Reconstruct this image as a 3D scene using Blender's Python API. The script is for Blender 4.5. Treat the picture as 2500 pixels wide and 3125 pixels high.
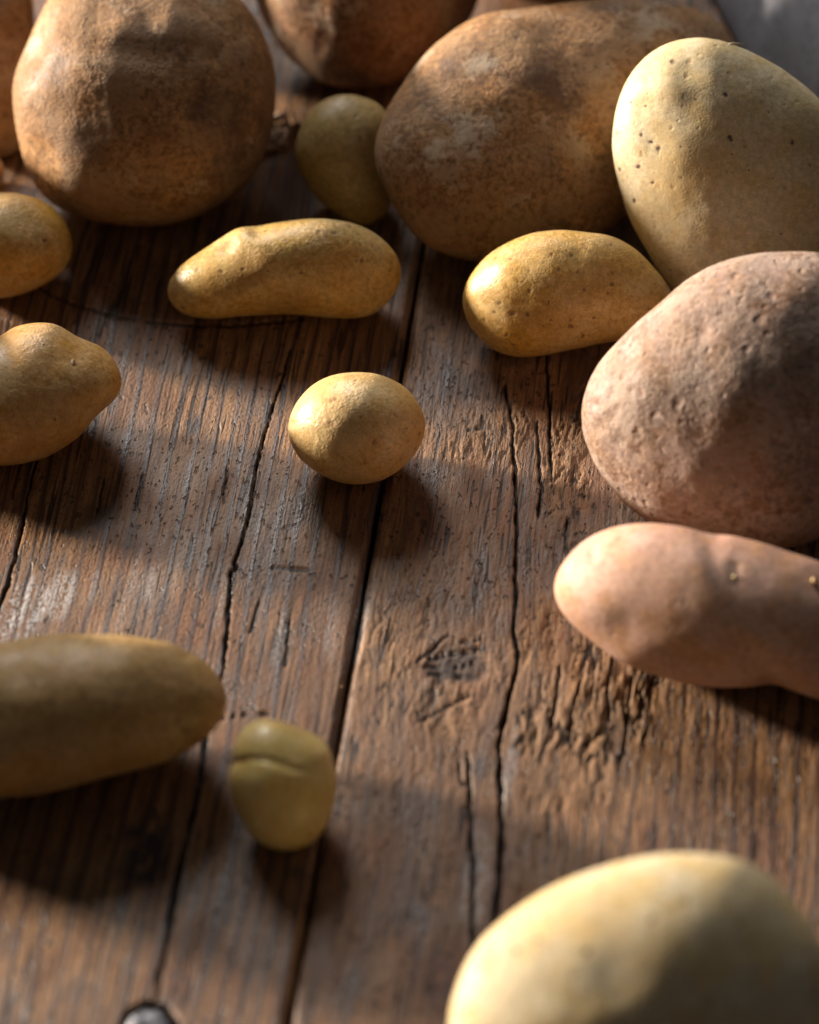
import bpy, math, random
import numpy as np
from mathutils import Vector, Matrix

# ------------------------------------------------------------------ clear
for o in list(bpy.data.objects):
    bpy.data.objects.remove(o, do_unlink=True)
SC = bpy.context.scene
COL = SC.collection
R = math.radians

# ------------------------------------------------------------------ camera
cam = bpy.data.cameras.new('camera')
cam.sensor_fit = 'HORIZONTAL'; cam.sensor_width = 24.0; cam.lens = 100.0
cam.clip_start = 0.02; cam.clip_end = 50
cam.dof.use_dof = True; cam.dof.focus_distance = 1.012; cam.dof.aperture_fstop = 4.8
camo = bpy.data.objects.new('camera', cam); COL.objects.link(camo)
camo.location = (0, -math.sqrt(.5), math.sqrt(.5)); camo.rotation_euler = (R(45), 0, 0)
SC.camera = camo

# ------------------------------------------------------------------ world, lamps, exposure
world = bpy.data.worlds.new('World'); SC.world = world; world.use_nodes = True
bg = world.node_tree.nodes['Background']
bg.inputs['Color'].default_value = (.95, .96, 1, 1); bg.inputs['Strength'].default_value = .042

def lamp(name, loc, target, size, power, color, spread=180, size_y=None):
    l = bpy.data.lights.new(name, 'AREA'); l.energy = power; l.color = color
    l.shape = 'DISK' if size_y is None else 'RECTANGLE'
    l.size = size
    if size_y: l.size_y = size_y
    l.spread = R(spread)
    o = bpy.data.objects.new(name, l); COL.objects.link(o); o.location = loc
    o.rotation_euler = (Vector(target) - Vector(loc)).to_track_quat('-Z', 'Y').to_euler()
    return o
# low sun reaching in from the left, and a big soft window behind the table
AZ, EL = R(22), R(11)
Ld = Vector((-math.cos(AZ)*math.cos(EL), math.sin(AZ)*math.cos(EL), math.sin(EL)))
lamp('low_window_light', Ld*5.0, (0, 0, 0), .46, 900, (1, .88, .73))
WA, WE_ = R(72), R(37)
Wd = Vector((-math.cos(WA)*math.cos(WE_), math.sin(WA)*math.cos(WE_), math.sin(WE_)))
lamp('tall_window_light', Wd*2.2, (0, 0, 0), .80, 31, (1, .97, .94), size_y=.80)

vs = SC.view_settings
vs.view_transform = 'Standard'; vs.look = 'None'; vs.exposure = .12; vs.gamma = 1; vs.use_curve_mapping = False
SC.render.engine = 'CYCLES'
SC.cycles.use_denoising = True
SC.cycles.max_bounces = 4; SC.cycles.diffuse_bounces = 2; SC.cycles.glossy_bounces = 2; SC.cycles.transmission_bounces = 1
SC.cycles.use_adaptive_sampling = True; SC.cycles.adaptive_threshold = .012
SC.cycles.sample_clamp_indirect = 4

# ------------------------------------------------------------------ traced data (metres, in the place)
POTATO = {
 'p1': dict(c=[-0.08436,0.15221,0.03413], u=[0.99522,0.0977,-0], v=[-0.06006,0.6118,0.78873], w=[0.07706,-0.78496,0.61474], D=0.03161, k=-0.16, k2=0.00, z0=0.000,
  r=[0.04125,0.04129,0.04188,0.04302,0.04402,0.04446,0.04444,0.04346,0.04246,0.04168,0.04109,0.04073,0.04066,0.04073,0.04091,0.04121,0.04153,0.04197,0.04252,0.04265,0.04237,0.04204,0.04178,0.04175,0.0421,0.04242,0.04279,0.04316,0.0432,0.04403,0.0435,0.04269,0.04211,0.0415,0.04083,0.04042,0.04039,0.04074,0.04132,0.04213,0.04315,0.04323,0.04205,0.04105,0.04045,0.0404,0.04106,0.04139],
  dents=[(-0.01206,-0.00468,0.01142,0.00150),(-0.00642,0.02190,0.00914,-0.00060),('c',[(0.01419,0.01546),(0.01999,0.01212),(0.02590,0.01027)],0.00457,0.00100),('c',[(-0.01859,0.01963),(-0.00839,0.01530),(0.00202,0.01364),(0.01091,0.01161)],0.00487,0.00110),('c',[(-0.01651,0.02771),(-0.00466,0.02552),(0.00865,0.02251)],0.00457,0.00070),(-0.01784,0.00914,0.00914,-0.00120),(0.01004,0.02093,0.00762,-0.00150),(-0.00244,-0.02859,0.00609,0.00120),(-0.03325,-0.01689,0.00685,0.00100)]),
 'p2': dict(c=[-0.143,0.18811,0.02193], u=[0.98748,0.15774,-0], v=[-0.09511,0.59541,0.79778], w=[0.12584,-0.78779,0.60295], D=0.01568, k=-0.30, k2=0.00, z0=0.000,
  r=[0.02376,0.0241,0.02454,0.02512,0.02586,0.02675,0.02768,0.02831,0.02865,0.02899,0.02961,0.03036,0.03118,0.03214,0.03303,0.03206,0.02908,0.0263,0.02414,0.02252,0.02138,0.02065,0.02028,0.02025,0.02054,0.02113,0.02203,0.02327,0.02511,0.02752,0.02987,0.03147,0.03247,0.03255,0.03178,0.03088,0.03006,0.02931,0.02849,0.02772,0.02702,0.02636,0.0257,0.025,0.02436,0.02389,0.02363,0.0236],
  dents=[(0.01295,0.00847,0.00949,0.00150)]),
 'p3': dict(c=[-0.13953,0.14836,0.0071], u=[0.98696,0.16097,-0], v=[-0.10114,0.6201,0.77798], w=[0.12523,-0.76783,0.6283], D=0.00745, k=0.00, k2=0.00, z0=0.000,
  r=[0.0088,0.00882,0.00869,0.00847,0.00822,0.00799,0.00778,0.00758,0.00736,0.00715,0.00699,0.00689,0.00686,0.0069,0.007,0.00715,0.00733,0.00756,0.00783,0.00814,0.00845,0.00871,0.0089,0.009,0.00897,0.0088,0.00859,0.00838,0.00817,0.00794,0.00765,0.00737,0.00713,0.00697,0.00689,0.00688,0.00694,0.00706,0.00722,0.00741,0.00762,0.00786,0.00812,0.00837,0.00855,0.00863,0.00869,0.00874],
  dents=[]),
 'p4': dict(c=[-0.12972,0.10199,0.01585], u=[0.98739,0.1583,-0], v=[-0.10207,0.63667,0.76435], w=[0.121,-0.75472,0.6448], D=0.01744, k=-0.15, k2=0.00, z0=0.000,
  r=[0.02523,0.02464,0.02379,0.02269,0.02136,0.02013,0.01912,0.01836,0.01774,0.01723,0.01687,0.01669,0.0167,0.01688,0.01715,0.01754,0.01812,0.01896,0.01996,0.02117,0.0226,0.02371,0.02433,0.02473,0.02456,0.02398,0.02331,0.02239,0.02134,0.02026,0.01921,0.0183,0.01753,0.0169,0.01645,0.01626,0.01632,0.01656,0.01695,0.01744,0.01818,0.0192,0.02047,0.02181,0.0229,0.02388,0.02477,0.02536],
  dents=[(0.01185,0.00521,0.00447,0.00060)]),
 'p5': dict(c=[-0.11316,0.03165,0.01822], u=[0.98847,0.15141,-0], v=[-0.10261,0.66994,0.73529], w=[0.11133,-0.72682,0.67775], D=0.01896, k=-0.15, k2=0.00, z0=0.000,
  r=[0.02549,0.0259,0.02632,0.02667,0.02654,0.02597,0.02523,0.02414,0.02296,0.02202,0.0211,0.0204,0.0199,0.01957,0.01938,0.01925,0.01922,0.01934,0.01963,0.02008,0.02062,0.02152,0.02374,0.02666,0.0279,0.02811,0.02768,0.02661,0.0251,0.02355,0.02235,0.02243,0.02235,0.022,0.02142,0.02086,0.02035,0.01983,0.01897,0.0189,0.01953,0.02034,0.02103,0.02188,0.02279,0.02354,0.02425,0.02495],
  dents=[(0.01627,0.00988,0.00396,0.00080),(0.01216,-0.00877,0.00424,-0.00060),(0.00144,0.00929,0.00566,-0.00050)]),
 'p6': dict(c=[-0.09729,-0.09657,0.02003], u=[0.98754,0.15736,-0], v=[-0.11698,0.7341,0.66889], w=[0.10526,-0.66055,0.74336], D=0.02099, k=-0.10, k2=0.00, z0=0.000,
  r=[0.04358,0.04403,0.04329,0.0415,0.0382,0.03426,0.02984,0.02631,0.02418,0.02277,0.02174,0.02097,0.0205,0.02034,0.02053,0.02104,0.02194,0.02338,0.0256,0.02884,0.03328,0.0382,0.04266,0.04689,0.04851,0.04624,0.04289,0.03895,0.03403,0.03004,0.0271,0.02503,0.02358,0.02255,0.02188,0.02152,0.02142,0.02151,0.02179,0.02245,0.02378,0.02614,0.02926,0.03259,0.03637,0.03947,0.04149,0.04266],
  dents=[(0.03915,0.01174,0.00180,0.00080),(0.02094,0.01580,0.00772,-0.00060),(-0.00631,0.01255,0.00514,0.00060),(0.02936,-0.00065,0.00772,0.00050)]),
 'p7': dict(c=[-0.03375,-0.11701,0.01516], u=[0.99837,0.0571,-0], v=[-0.04342,0.75912,0.6495], w=[0.03709,-0.64844,0.76036], D=0.01311, k=0.00, k2=0.00, z0=0.000,
  r=[0.01385,0.01377,0.0138,0.01395,0.01419,0.01453,0.01504,0.01566,0.01622,0.01661,0.01699,0.01738,0.01759,0.0176,0.01755,0.01741,0.01707,0.01653,0.01594,0.01536,0.01475,0.01432,0.01425,0.01441,0.01452,0.01449,0.0145,0.01475,0.01529,0.01564,0.01571,0.01569,0.01558,0.0155,0.01561,0.01593,0.0164,0.01707,0.01781,0.01821,0.0181,0.01772,0.01695,0.01608,0.01476,0.01424,0.01416,0.01403],
  dents=[('c',[(-0.01427,0.00540),(-0.01172,0.00630),(-0.00854,0.00679),(-0.00414,0.00648),(-0.00040,0.00531),(0.00332,0.00389),(0.00708,0.00309)],0.00101,0.00060),(-0.00587,0.00114,0.00506,-0.00120),(0.00038,-0.00643,0.00760,-0.00050),(-0.00198,0.01319,0.00570,-0.00040)]),
 'p8': dict(c=[-0.03718,0.08933,0.01546], u=[0.99891,0.04663,-0], v=[-0.03056,0.65457,0.75538], w=[0.03522,-0.75456,0.65528], D=0.01511, k=0.08, k2=0.00, z0=0.000,
  r=[0.03605,0.03802,0.03682,0.03322,0.02646,0.02144,0.01824,0.01613,0.01471,0.01379,0.01323,0.01298,0.01297,0.01322,0.01373,0.01457,0.01588,0.01779,0.02039,0.02403,0.02829,0.03068,0.03269,0.03432,0.0346,0.03363,0.03156,0.02939,0.02678,0.02418,0.02195,0.02013,0.01867,0.01753,0.01672,0.01617,0.01587,0.01581,0.01599,0.0164,0.01716,0.01859,0.02043,0.02201,0.02348,0.02529,0.0282,0.0322],
  dents=[('c',[(-0.01979,0.01401),(-0.01772,0.01030),(-0.02006,0.00599)],0.00235,0.00070),(-0.00957,0.01370,0.00294,0.00080),(0.01230,0.01158,0.00881,-0.00050),(-0.00163,-0.01138,0.00734,0.00100)]),
 'p9': dict(c=[-0.01935,0.14138,0.01865], u=[0.99974,0.0228,-0], v=[-0.01436,0.62981,0.77661], w=[0.01771,-0.77641,0.62998], D=0.01297, k=0.00, k2=0.00, z0=0.000,
  r=[0.01694,0.01655,0.01623,0.01599,0.0159,0.01599,0.0162,0.01651,0.01695,0.01757,0.01841,0.01943,0.02059,0.02167,0.02225,0.02219,0.02175,0.02066,0.01896,0.01752,0.01644,0.01569,0.01517,0.01486,0.01477,0.01489,0.01521,0.01575,0.01648,0.01732,0.01812,0.01892,0.01938,0.01951,0.01965,0.01981,0.01995,0.02005,0.01995,0.01974,0.0195,0.0192,0.01876,0.01825,0.0178,0.01748,0.01736,0.01727],
  dents=[(-0.00809,0.00907,0.00608,-0.00050)]),
 'p10': dict(c=[-0.01459,0.21838,0.03739], u=[0.99988,0.01576,-0], v=[-0.00924,0.58612,0.81017], w=[0.01277,-0.81007,0.5862], D=0.03144, k=0.00, k2=0.00, z0=0.000,
  r=[0.03789,0.03799,0.03831,0.03825,0.03841,0.03874,0.03918,0.03974,0.04026,0.04069,0.04086,0.04039,0.04011,0.03989,0.03951,0.03918,0.03877,0.03832,0.03815,0.03832,0.0386,0.03893,0.03906,0.03901,0.03918,0.03922,0.03899,0.03893,0.03907,0.03927,0.03933,0.0394,0.03957,0.03982,0.03997,0.04003,0.04007,0.04011,0.0401,0.0401,0.04015,0.04016,0.03989,0.03934,0.03885,0.03857,0.03847,0.03817],
  dents=[]),
 'p11': dict(c=[0.04553,0.14581,0.02951], u=[0.99858,-0.05331,0], v=[0.03313,0.62061,0.78342], w=[-0.04176,-0.7823,0.6215], D=0.02607, k=-0.34, k2=-0.22, z0=0.000,
  r=[0.05338,0.05574,0.057,0.05668,0.05619,0.05599,0.05533,0.05327,0.05088,0.04844,0.04643,0.04466,0.04312,0.04165,0.04034,0.03916,0.03817,0.03762,0.03764,0.03818,0.03928,0.04105,0.04367,0.0472,0.05157,0.05631,0.0605,0.0632,0.06264,0.05941,0.05498,0.05057,0.04654,0.04323,0.04057,0.03862,0.0374,0.03675,0.03686,0.03777,0.03918,0.04083,0.04201,0.04329,0.04496,0.0465,0.04788,0.05039],
  dents=[(-0.00800,-0.00706,0.01062,0.00090),(-0.03035,-0.01531,0.00910,-0.00070),(-0.04208,-0.02625,0.00758,0.00060),(-0.02495,0.00287,0.00910,-0.00040)]),
 'p12': dict(c=[0.05203,0.26019,0.03231], u=[0.99856,-0.05371,0], v=[0.0307,0.57077,0.82054], w=[-0.04407,-0.81935,0.57159], D=0.02846, k=0.00, k2=0.00, z0=0.000,
  r=[0.03481,0.03442,0.03411,0.03399,0.03408,0.03432,0.03471,0.03511,0.03525,0.03493,0.03445,0.03415,0.03403,0.03411,0.03441,0.035,0.03587,0.0367,0.03706,0.03711,0.03699,0.03664,0.03602,0.03538,0.03481,0.03421,0.03352,0.03296,0.03266,0.0326,0.03273,0.03307,0.03361,0.03444,0.03534,0.03592,0.03614,0.03617,0.03604,0.03567,0.03528,0.03506,0.03505,0.03522,0.03548,0.03567,0.03557,0.03523],
  dents=[]),
 'p13': dict(c=[0.04727,0.07462,0.01957], u=[0.99818,-0.06035,0], v=[0.03982,0.65853,0.7515], w=[-0.04536,-0.75013,0.65974], D=0.01769, k=0.08, k2=0.00, z0=0.000,
  r=[0.03084,0.03112,0.03094,0.03015,0.02897,0.02793,0.02629,0.02455,0.02251,0.02067,0.01922,0.01814,0.0174,0.017,0.01689,0.01706,0.01755,0.01843,0.01987,0.02204,0.02527,0.02919,0.03273,0.03417,0.03334,0.03123,0.02917,0.02751,0.02616,0.02494,0.02383,0.02272,0.02159,0.02052,0.0198,0.01952,0.01947,0.01954,0.01984,0.02038,0.02111,0.0219,0.02283,0.02398,0.02528,0.02673,0.02819,0.02954],
  dents=[(-0.01904,0.00750,0.00580,-0.00050),(-0.01423,-0.00386,0.00435,0.00040),(0.01720,0.00461,0.00580,0.00050)]),
 'p14': dict(c=[0.09794,0.10604,0.03897], u=[0.99282,-0.11958,0], v=[0.07559,0.62758,0.77487], w=[-0.09266,-0.76931,0.63212], D=0.01691, k=0.03, k2=0.00, z0=0.000,
  r=[0.03473,0.03364,0.03305,0.03275,0.03263,0.03269,0.03315,0.03431,0.03612,0.03832,0.04188,0.04476,0.0468,0.0475,0.04662,0.04505,0.04335,0.04185,0.04037,0.03897,0.0379,0.03721,0.03674,0.03647,0.03636,0.0364,0.03656,0.03677,0.037,0.03697,0.03666,0.03654,0.03662,0.03701,0.03755,0.03864,0.04026,0.04188,0.04357,0.04469,0.04548,0.04528,0.04441,0.043,0.04131,0.03942,0.03781,0.03622],
  dents=[(-0.01436,0.00682,0.00882,-0.00090),(-0.02862,0.02029,0.00588,0.00050),(-0.02040,0.02669,0.00588,-0.00080),(-0.01570,0.03138,0.00515,0.00060),(-0.01338,-0.02227,0.00662,-0.00070),(-0.01332,-0.03178,0.00206,0.00060)]),
 'p15': dict(c=[0.09727,0.00748,0.03738], u=[0.99086,-0.13487,0], v=[0.09178,0.67427,0.73276], w=[-0.09883,-0.72607,0.68049], D=0.02809, k=0.05, k2=0.00, z0=0.000,
  r=[0.04656,0.04776,0.04824,0.0475,0.04732,0.04635,0.04598,0.04525,0.04362,0.04279,0.04227,0.04193,0.04186,0.04218,0.04295,0.04343,0.04377,0.04378,0.04324,0.04268,0.04228,0.04188,0.04167,0.04162,0.04175,0.04219,0.043,0.04405,0.04521,0.04649,0.04772,0.04854,0.04895,0.04774,0.04572,0.04405,0.04282,0.04194,0.04106,0.04028,0.03955,0.03869,0.03828,0.0384,0.03932,0.04069,0.04269,0.04491],
  dents=[(-0.03904,-0.00155,0.00192,0.00070),(-0.04154,-0.01139,0.00192,0.00070),(-0.03832,0.00538,0.00164,0.00060),(-0.03237,0.00044,0.00137,0.00060),(-0.02597,0.00514,0.00822,-0.00070),(-0.01494,0.01846,0.00274,0.00060),(-0.04286,-0.00465,0.00137,0.00060),(-0.03503,-0.01490,0.00274,0.00080),(-0.03839,-0.00835,0.00164,0.00070),(-0.03001,-0.01717,0.00246,0.00070),(-0.04146,0.00235,0.00123,0.00060),(-0.03612,0.01106,0.00164,0.00050)]),
 'p16': dict(c=[0.08779,-0.05992,0.02096], u=[0.99093,-0.13442,0], v=[0.09736,0.71776,0.68945], w=[-0.09267,-0.6832,0.72433], D=0.02009, k=0.00, k2=0.00, z0=0.000,
  r=[0.04819,0.0443,0.0393,0.03566,0.03259,0.02935,0.02686,0.02499,0.0235,0.02234,0.0215,0.02095,0.02064,0.0206,0.02084,0.02134,0.02212,0.02358,0.02709,0.03541,0.04329,0.04728,0.04835,0.04773,0.04632,0.04377,0.03954,0.03537,0.0313,0.02805,0.0253,0.02361,0.0225,0.02177,0.02133,0.02119,0.02134,0.02173,0.02223,0.02329,0.02575,0.02864,0.03191,0.03585,0.04012,0.04375,0.04632,0.04799],
  dents=[('c',[(0.00077,0.01432),(0.00088,0.01037),(0.00151,0.00648)],0.00185,0.00035),(-0.00434,0.02240,0.00237,0.00060),(-0.03371,-0.00092,0.00659,-0.00040),(-0.02863,-0.00571,0.00527,0.00050),(-0.03831,0.01252,0.00185,0.00040),(-0.02542,0.01574,0.00791,-0.00050),(0.01419,-0.01793,0.00395,0.00100),(-0.01199,0.01308,0.00791,-0.00050),(0.02369,0.00996,0.00395,0.00060)]),
 'p17': dict(c=[0.05962,-0.19924,0.02801], u=[0.99318,-0.11658,0], v=[0.09313,0.7934,0.60153], w=[-0.07013,-0.59743,0.79885], D=0.02044, k=0.06, k2=0.00, z0=0.000,
  r=[0.04824,0.04953,0.05086,0.04916,0.04665,0.04451,0.04229,0.04016,0.03839,0.03702,0.03599,0.03531,0.03501,0.03507,0.03548,0.03626,0.03739,0.03884,0.04044,0.04211,0.04391,0.04556,0.0466,0.04659,0.04622,0.04582,0.04535,0.04473,0.04415,0.04332,0.04326,0.04304,0.04234,0.041,0.03947,0.03814,0.0372,0.03645,0.03595,0.03585,0.03611,0.03679,0.03782,0.03908,0.04066,0.04268,0.04484,0.04679],
  dents=[(-0.01018,0.00542,0.00710,0.00060)]),
 'off1': dict(c=[-0.18262,-0.07287,0.0385], u=[0.96096,0.27669,-0], v=[-0.19691,0.68389,0.70251], w=[0.19438,-0.67508,0.71167], D=0.03549, k=0.15, k2=0.00, z0=0.000,  # off entries: unseen potatoes added to block sun and window light
  r=[0.03583,0.03547,0.0353,0.03537,0.03568,0.0362,0.03676,0.03712,0.03728,0.03724,0.03683,0.03621,0.03578,0.03573,0.036,0.03644,0.03688,0.0374,0.03793,0.0382,0.03812,0.03796,0.03778,0.03742,0.03688,0.03636,0.03594,0.03549,0.03506,0.03484,0.03497,0.03542,0.03608,0.03679,0.03754,0.03823,0.03845,0.03806,0.0375,0.037,0.03663,0.03637,0.0363,0.03635,0.03644,0.03652,0.03649,0.03625],
  dents=[]),
 'off2': dict(c=[-0.18169,0.04991,0.02564], u=[0.97239,0.23338,-0], v=[-0.15371,0.64046,0.75245], w=[0.1756,-0.73167,0.65865], D=0.02400, k=0.00, k2=0.00, z0=0.000,
  r=[0.02475,0.02478,0.02483,0.02496,0.02519,0.02558,0.02608,0.02661,0.02717,0.02761,0.0276,0.02704,0.02634,0.02574,0.02518,0.02476,0.02451,0.02448,0.02458,0.0247,0.0248,0.02497,0.02521,0.0254,0.02553,0.02568,0.02587,0.02597,0.02586,0.0257,0.02563,0.02556,0.02553,0.02566,0.02605,0.0266,0.02695,0.02685,0.02651,0.02603,0.02544,0.0249,0.02452,0.0243,0.02423,0.02432,0.0245,0.02467],
  dents=[]),
 'off3': dict(c=[-0.1855,0.13857,0.02254], u=[0.97678,0.21426,-0], v=[-0.13289,0.60583,0.78442], w=[0.16807,-0.7662,0.62023], D=0.02161, k=0.00, k2=0.00, z0=0.000,
  r=[0.02273,0.02296,0.02303,0.0229,0.02274,0.02263,0.02261,0.02272,0.02295,0.02319,0.02328,0.02322,0.02305,0.0227,0.02211,0.02155,0.02119,0.02102,0.021,0.02111,0.02133,0.0217,0.02215,0.02258,0.02296,0.02336,0.02375,0.02392,0.02388,0.02373,0.02342,0.02283,0.02222,0.02181,0.02165,0.02165,0.02177,0.02191,0.02209,0.02219,0.02209,0.02189,0.02172,0.02164,0.02165,0.02179,0.02207,0.0224],
  dents=[]),
 'off6': dict(c=[-0.09282,0.24537,0.03338], u=[0.99529,0.09699,-0], v=[-0.05583,0.57295,0.81769], w=[0.07931,-0.81383,0.57566], D=0.03109, k=0.00, k2=0.00, z0=0.000,
  r=[0.03418,0.03421,0.03409,0.03395,0.03385,0.03387,0.03405,0.03429,0.03459,0.03492,0.0351,0.03478,0.03411,0.03341,0.0328,0.03227,0.03197,0.03197,0.03233,0.0329,0.03345,0.03387,0.03431,0.03476,0.03503,0.03511,0.03515,0.03508,0.03468,0.03404,0.03346,0.03302,0.03263,0.03245,0.03254,0.03299,0.03358,0.03394,0.03397,0.03385,0.03361,0.03324,0.03291,0.03277,0.03282,0.03305,0.03345,0.0339],
  dents=[]),
 'off7': dict(c=[-0.08267,0.24994,0.09479], u=[0.99629,0.08606,-0], v=[-0.04626,0.53552,0.84326], w=[0.07257,-0.84013,0.53751], D=0.02977, k=0.00, k2=0.00, z0=0.066,
  r=[0.04145,0.04024,0.03868,0.03714,0.03574,0.03449,0.03326,0.03205,0.03097,0.03005,0.02928,0.02863,0.0282,0.02808,0.02833,0.029,0.03009,0.0316,0.03346,0.03561,0.03808,0.04042,0.04189,0.0426,0.04235,0.04088,0.03891,0.03664,0.03436,0.03249,0.03112,0.03015,0.02948,0.02904,0.02883,0.02891,0.02922,0.02967,0.03015,0.03067,0.03136,0.03229,0.0335,0.03496,0.03667,0.03857,0.04032,0.04149],
  dents=[]),
 'off8': dict(c=[0.0147,0.26777,0.09383], u=[0.99989,-0.01507,0], v=[0.00803,0.53238,0.84647], w=[-0.01276,-0.84637,0.53244], D=0.03003, k=0.00, k2=0.00, z0=0.064,
  r=[0.044,0.04361,0.04205,0.04,0.03794,0.03613,0.03453,0.03319,0.03214,0.03131,0.03065,0.03003,0.02951,0.02921,0.0292,0.02954,0.03017,0.03111,0.03242,0.03415,0.03641,0.03908,0.04158,0.0436,0.04484,0.04459,0.04328,0.04097,0.03805,0.03537,0.03312,0.03123,0.0298,0.0288,0.02825,0.02813,0.02836,0.02888,0.02958,0.0304,0.03141,0.03263,0.03403,0.03554,0.03716,0.039,0.04096,0.04284],
  dents=[]),
 'pm': dict(c=[-0.01551,0.01865,0.01676], u=[0.99977,0.02136,-0], v=[-0.01472,0.68897,0.72464], w=[0.01548,-0.72447,0.68913], D=0.01682, k=0.00, k2=0.00, z0=0.000,
  r=[0.0203,0.01996,0.01963,0.0193,0.01875,0.01816,0.01768,0.0173,0.01705,0.01693,0.01682,0.01674,0.01672,0.01674,0.01683,0.01698,0.01717,0.01739,0.01767,0.01802,0.01846,0.01892,0.01941,0.01989,0.02013,0.02005,0.01977,0.01937,0.01897,0.01853,0.01799,0.01749,0.0171,0.01678,0.01649,0.01627,0.01619,0.01627,0.01648,0.01679,0.01719,0.01759,0.01797,0.01835,0.01873,0.01913,0.01951,0.01987],
  dents=[(-0.01909,0.00144,0.00112,0.00080),(0.00278,0.01086,0.00697,-0.00030)]),
}
CRACKS = [(0.35,0.90,3.0,[(-0.04450,0.06619),(-0.04542,0.04988),(-0.04685,0.02969),(-0.04729,0.01319),(-0.04659,-0.00579),(-0.04704,-0.01859),(-0.04798,-0.02701),(-0.04677,-0.02860),(-0.04845,-0.03032),(-0.04657,-0.04431),(-0.04526,-0.05898),(-0.04440,-0.06980)]),
 (1.00,1.70,2.2,[(-0.04440,-0.06980),(-0.04538,-0.08066),(-0.04554,-0.09474),(-0.04468,-0.10841),(-0.04472,-0.12191),(-0.04513,-0.13518),(-0.04519,-0.14492),(-0.04471,-0.16078),(-0.04450,-0.17320),(-0.04419,-0.18386)]),
 (0.35,0.90,2.5,[(-0.11199,0.02215),(-0.11269,0.00056),(-0.11202,-0.01296),(-0.11153,-0.01686),(-0.11094,-0.02696),(-0.11104,-0.04043),(-0.11169,-0.05090),(-0.11241,-0.07405)]),
 (0.30,0.90,3.0,[(0.02239,0.05730),(0.02478,0.04740),(0.02698,0.03927),(0.02738,0.02898),(0.02902,0.02202),(0.03051,0.00910),(0.03211,-0.00651),(0.03295,-0.01995),(0.03441,-0.03118),(0.03443,-0.03867)]),
 (1.00,1.50,3.0,[(0.03443,-0.03867),(0.03495,-0.04566),(0.03654,-0.05117),(0.03707,-0.05965),(0.03603,-0.06839),(0.03503,-0.07737),(0.03506,-0.08715),(0.03608,-0.09907),(0.03850,-0.11876),(0.03957,-0.13512),(0.03962,-0.15102)]),
 (0.30,0.60,2.0,[(0.03367,0.07415),(0.03480,0.06453),(0.03630,0.05232),(0.03802,0.03743),(0.03904,0.02726),(0.04024,0.01825)]),
 (0.40,0.70,2.0,[(0.03374,0.04214),(0.03466,0.03497),(0.03595,0.02527),(0.03738,0.01390),(0.03773,0.00199)]),
 (0.80,1.30,2.5,[(0.02653,-0.09074),(0.02818,-0.10169),(0.02973,-0.11430),(0.03162,-0.12646),(0.03341,-0.14637),(0.03485,-0.15798),(0.03598,-0.18211)]),
 (0.50,0.60,1.2,[(0.02460,-0.09355),(0.02557,-0.10029),(0.02711,-0.10266)]),
 (0.60,0.60,1.0,[(-0.13083,0.08856),(-0.12206,0.08232),(-0.11222,0.07805),(-0.10119,0.07508),(-0.08898,0.07360),(-0.07702,0.07343),(-0.06529,0.07457),(-0.05379,0.07723),(-0.04232,0.08034)]),
 (0.30,0.50,1.0,[(-0.03693,-0.02688),(-0.03168,-0.02685),(-0.02609,-0.02735)]),
 (0.40,0.50,1.0,[(-0.04253,-0.08617),(-0.03557,-0.08395),(-0.02805,-0.08273)]),
 (0.44,0.44,1.1,[(0.00890,-0.05893),(0.01290,-0.05390),(0.01537,-0.04940),(0.01668,-0.04777)]),
 (0.39,0.33,1.0,[(0.02003,-0.05014),(0.02294,-0.04962),(0.02574,-0.04801)]),
 (0.39,0.39,1.1,[(0.01143,-0.08115),(0.01593,-0.07764),(0.02060,-0.07320),(0.02501,-0.06967)]),
 (0.40,0.40,1.0,[(0.01334,0.03666),(0.01613,0.03739),(0.01860,0.03706)]),
 (0.40,0.50,1.2,[(0.01235,-0.05743),(0.01810,-0.05476),(0.02502,-0.05287)]),
 (0.50,0.40,1.2,[(0.01161,-0.06043),(0.01930,-0.05972),(0.02609,-0.05675)]),
 (0.40,0.40,1.0,[(0.01257,-0.06303),(0.01880,-0.06375),(0.02362,-0.06265)]),
 (0.40,0.30,1.0,[(0.02247,-0.05152),(0.02719,-0.05170)]),
 (0.25,0.30,1.2,[(-0.08038,0.00632),(-0.07992,-0.00865)]),
 (0.25,0.30,1.2,[(-0.03851,-0.04150),(-0.03929,-0.05277)]),
 (0.30,0.40,1.4,[(-0.02872,-0.04784),(-0.02749,-0.06423)]),
 (0.30,0.30,1.2,[(-0.05569,0.01222),(-0.05479,-0.00277)]),
 (0.30,0.30,1.2,[(-0.09120,0.00305),(-0.09098,-0.00993)]),
 (0.60,0.60,1.5,[(0.04897,-0.05538),(0.04897,-0.06796),(0.04830,-0.07864)]),
 (0.60,0.60,1.5,[(0.05521,-0.05828),(0.05373,-0.07274),(0.05407,-0.08495)]),
 (0.50,0.50,1.5,[(0.06326,-0.05009),(0.06286,-0.06278),(0.06443,-0.07502)]),
 (0.60,0.60,1.5,[(0.06912,-0.05757),(0.06924,-0.07446),(0.06867,-0.08845)]),
 (0.50,0.50,1.4,[(0.04615,0.00297),(0.04627,-0.00682),(0.04842,-0.01624)])]
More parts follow.
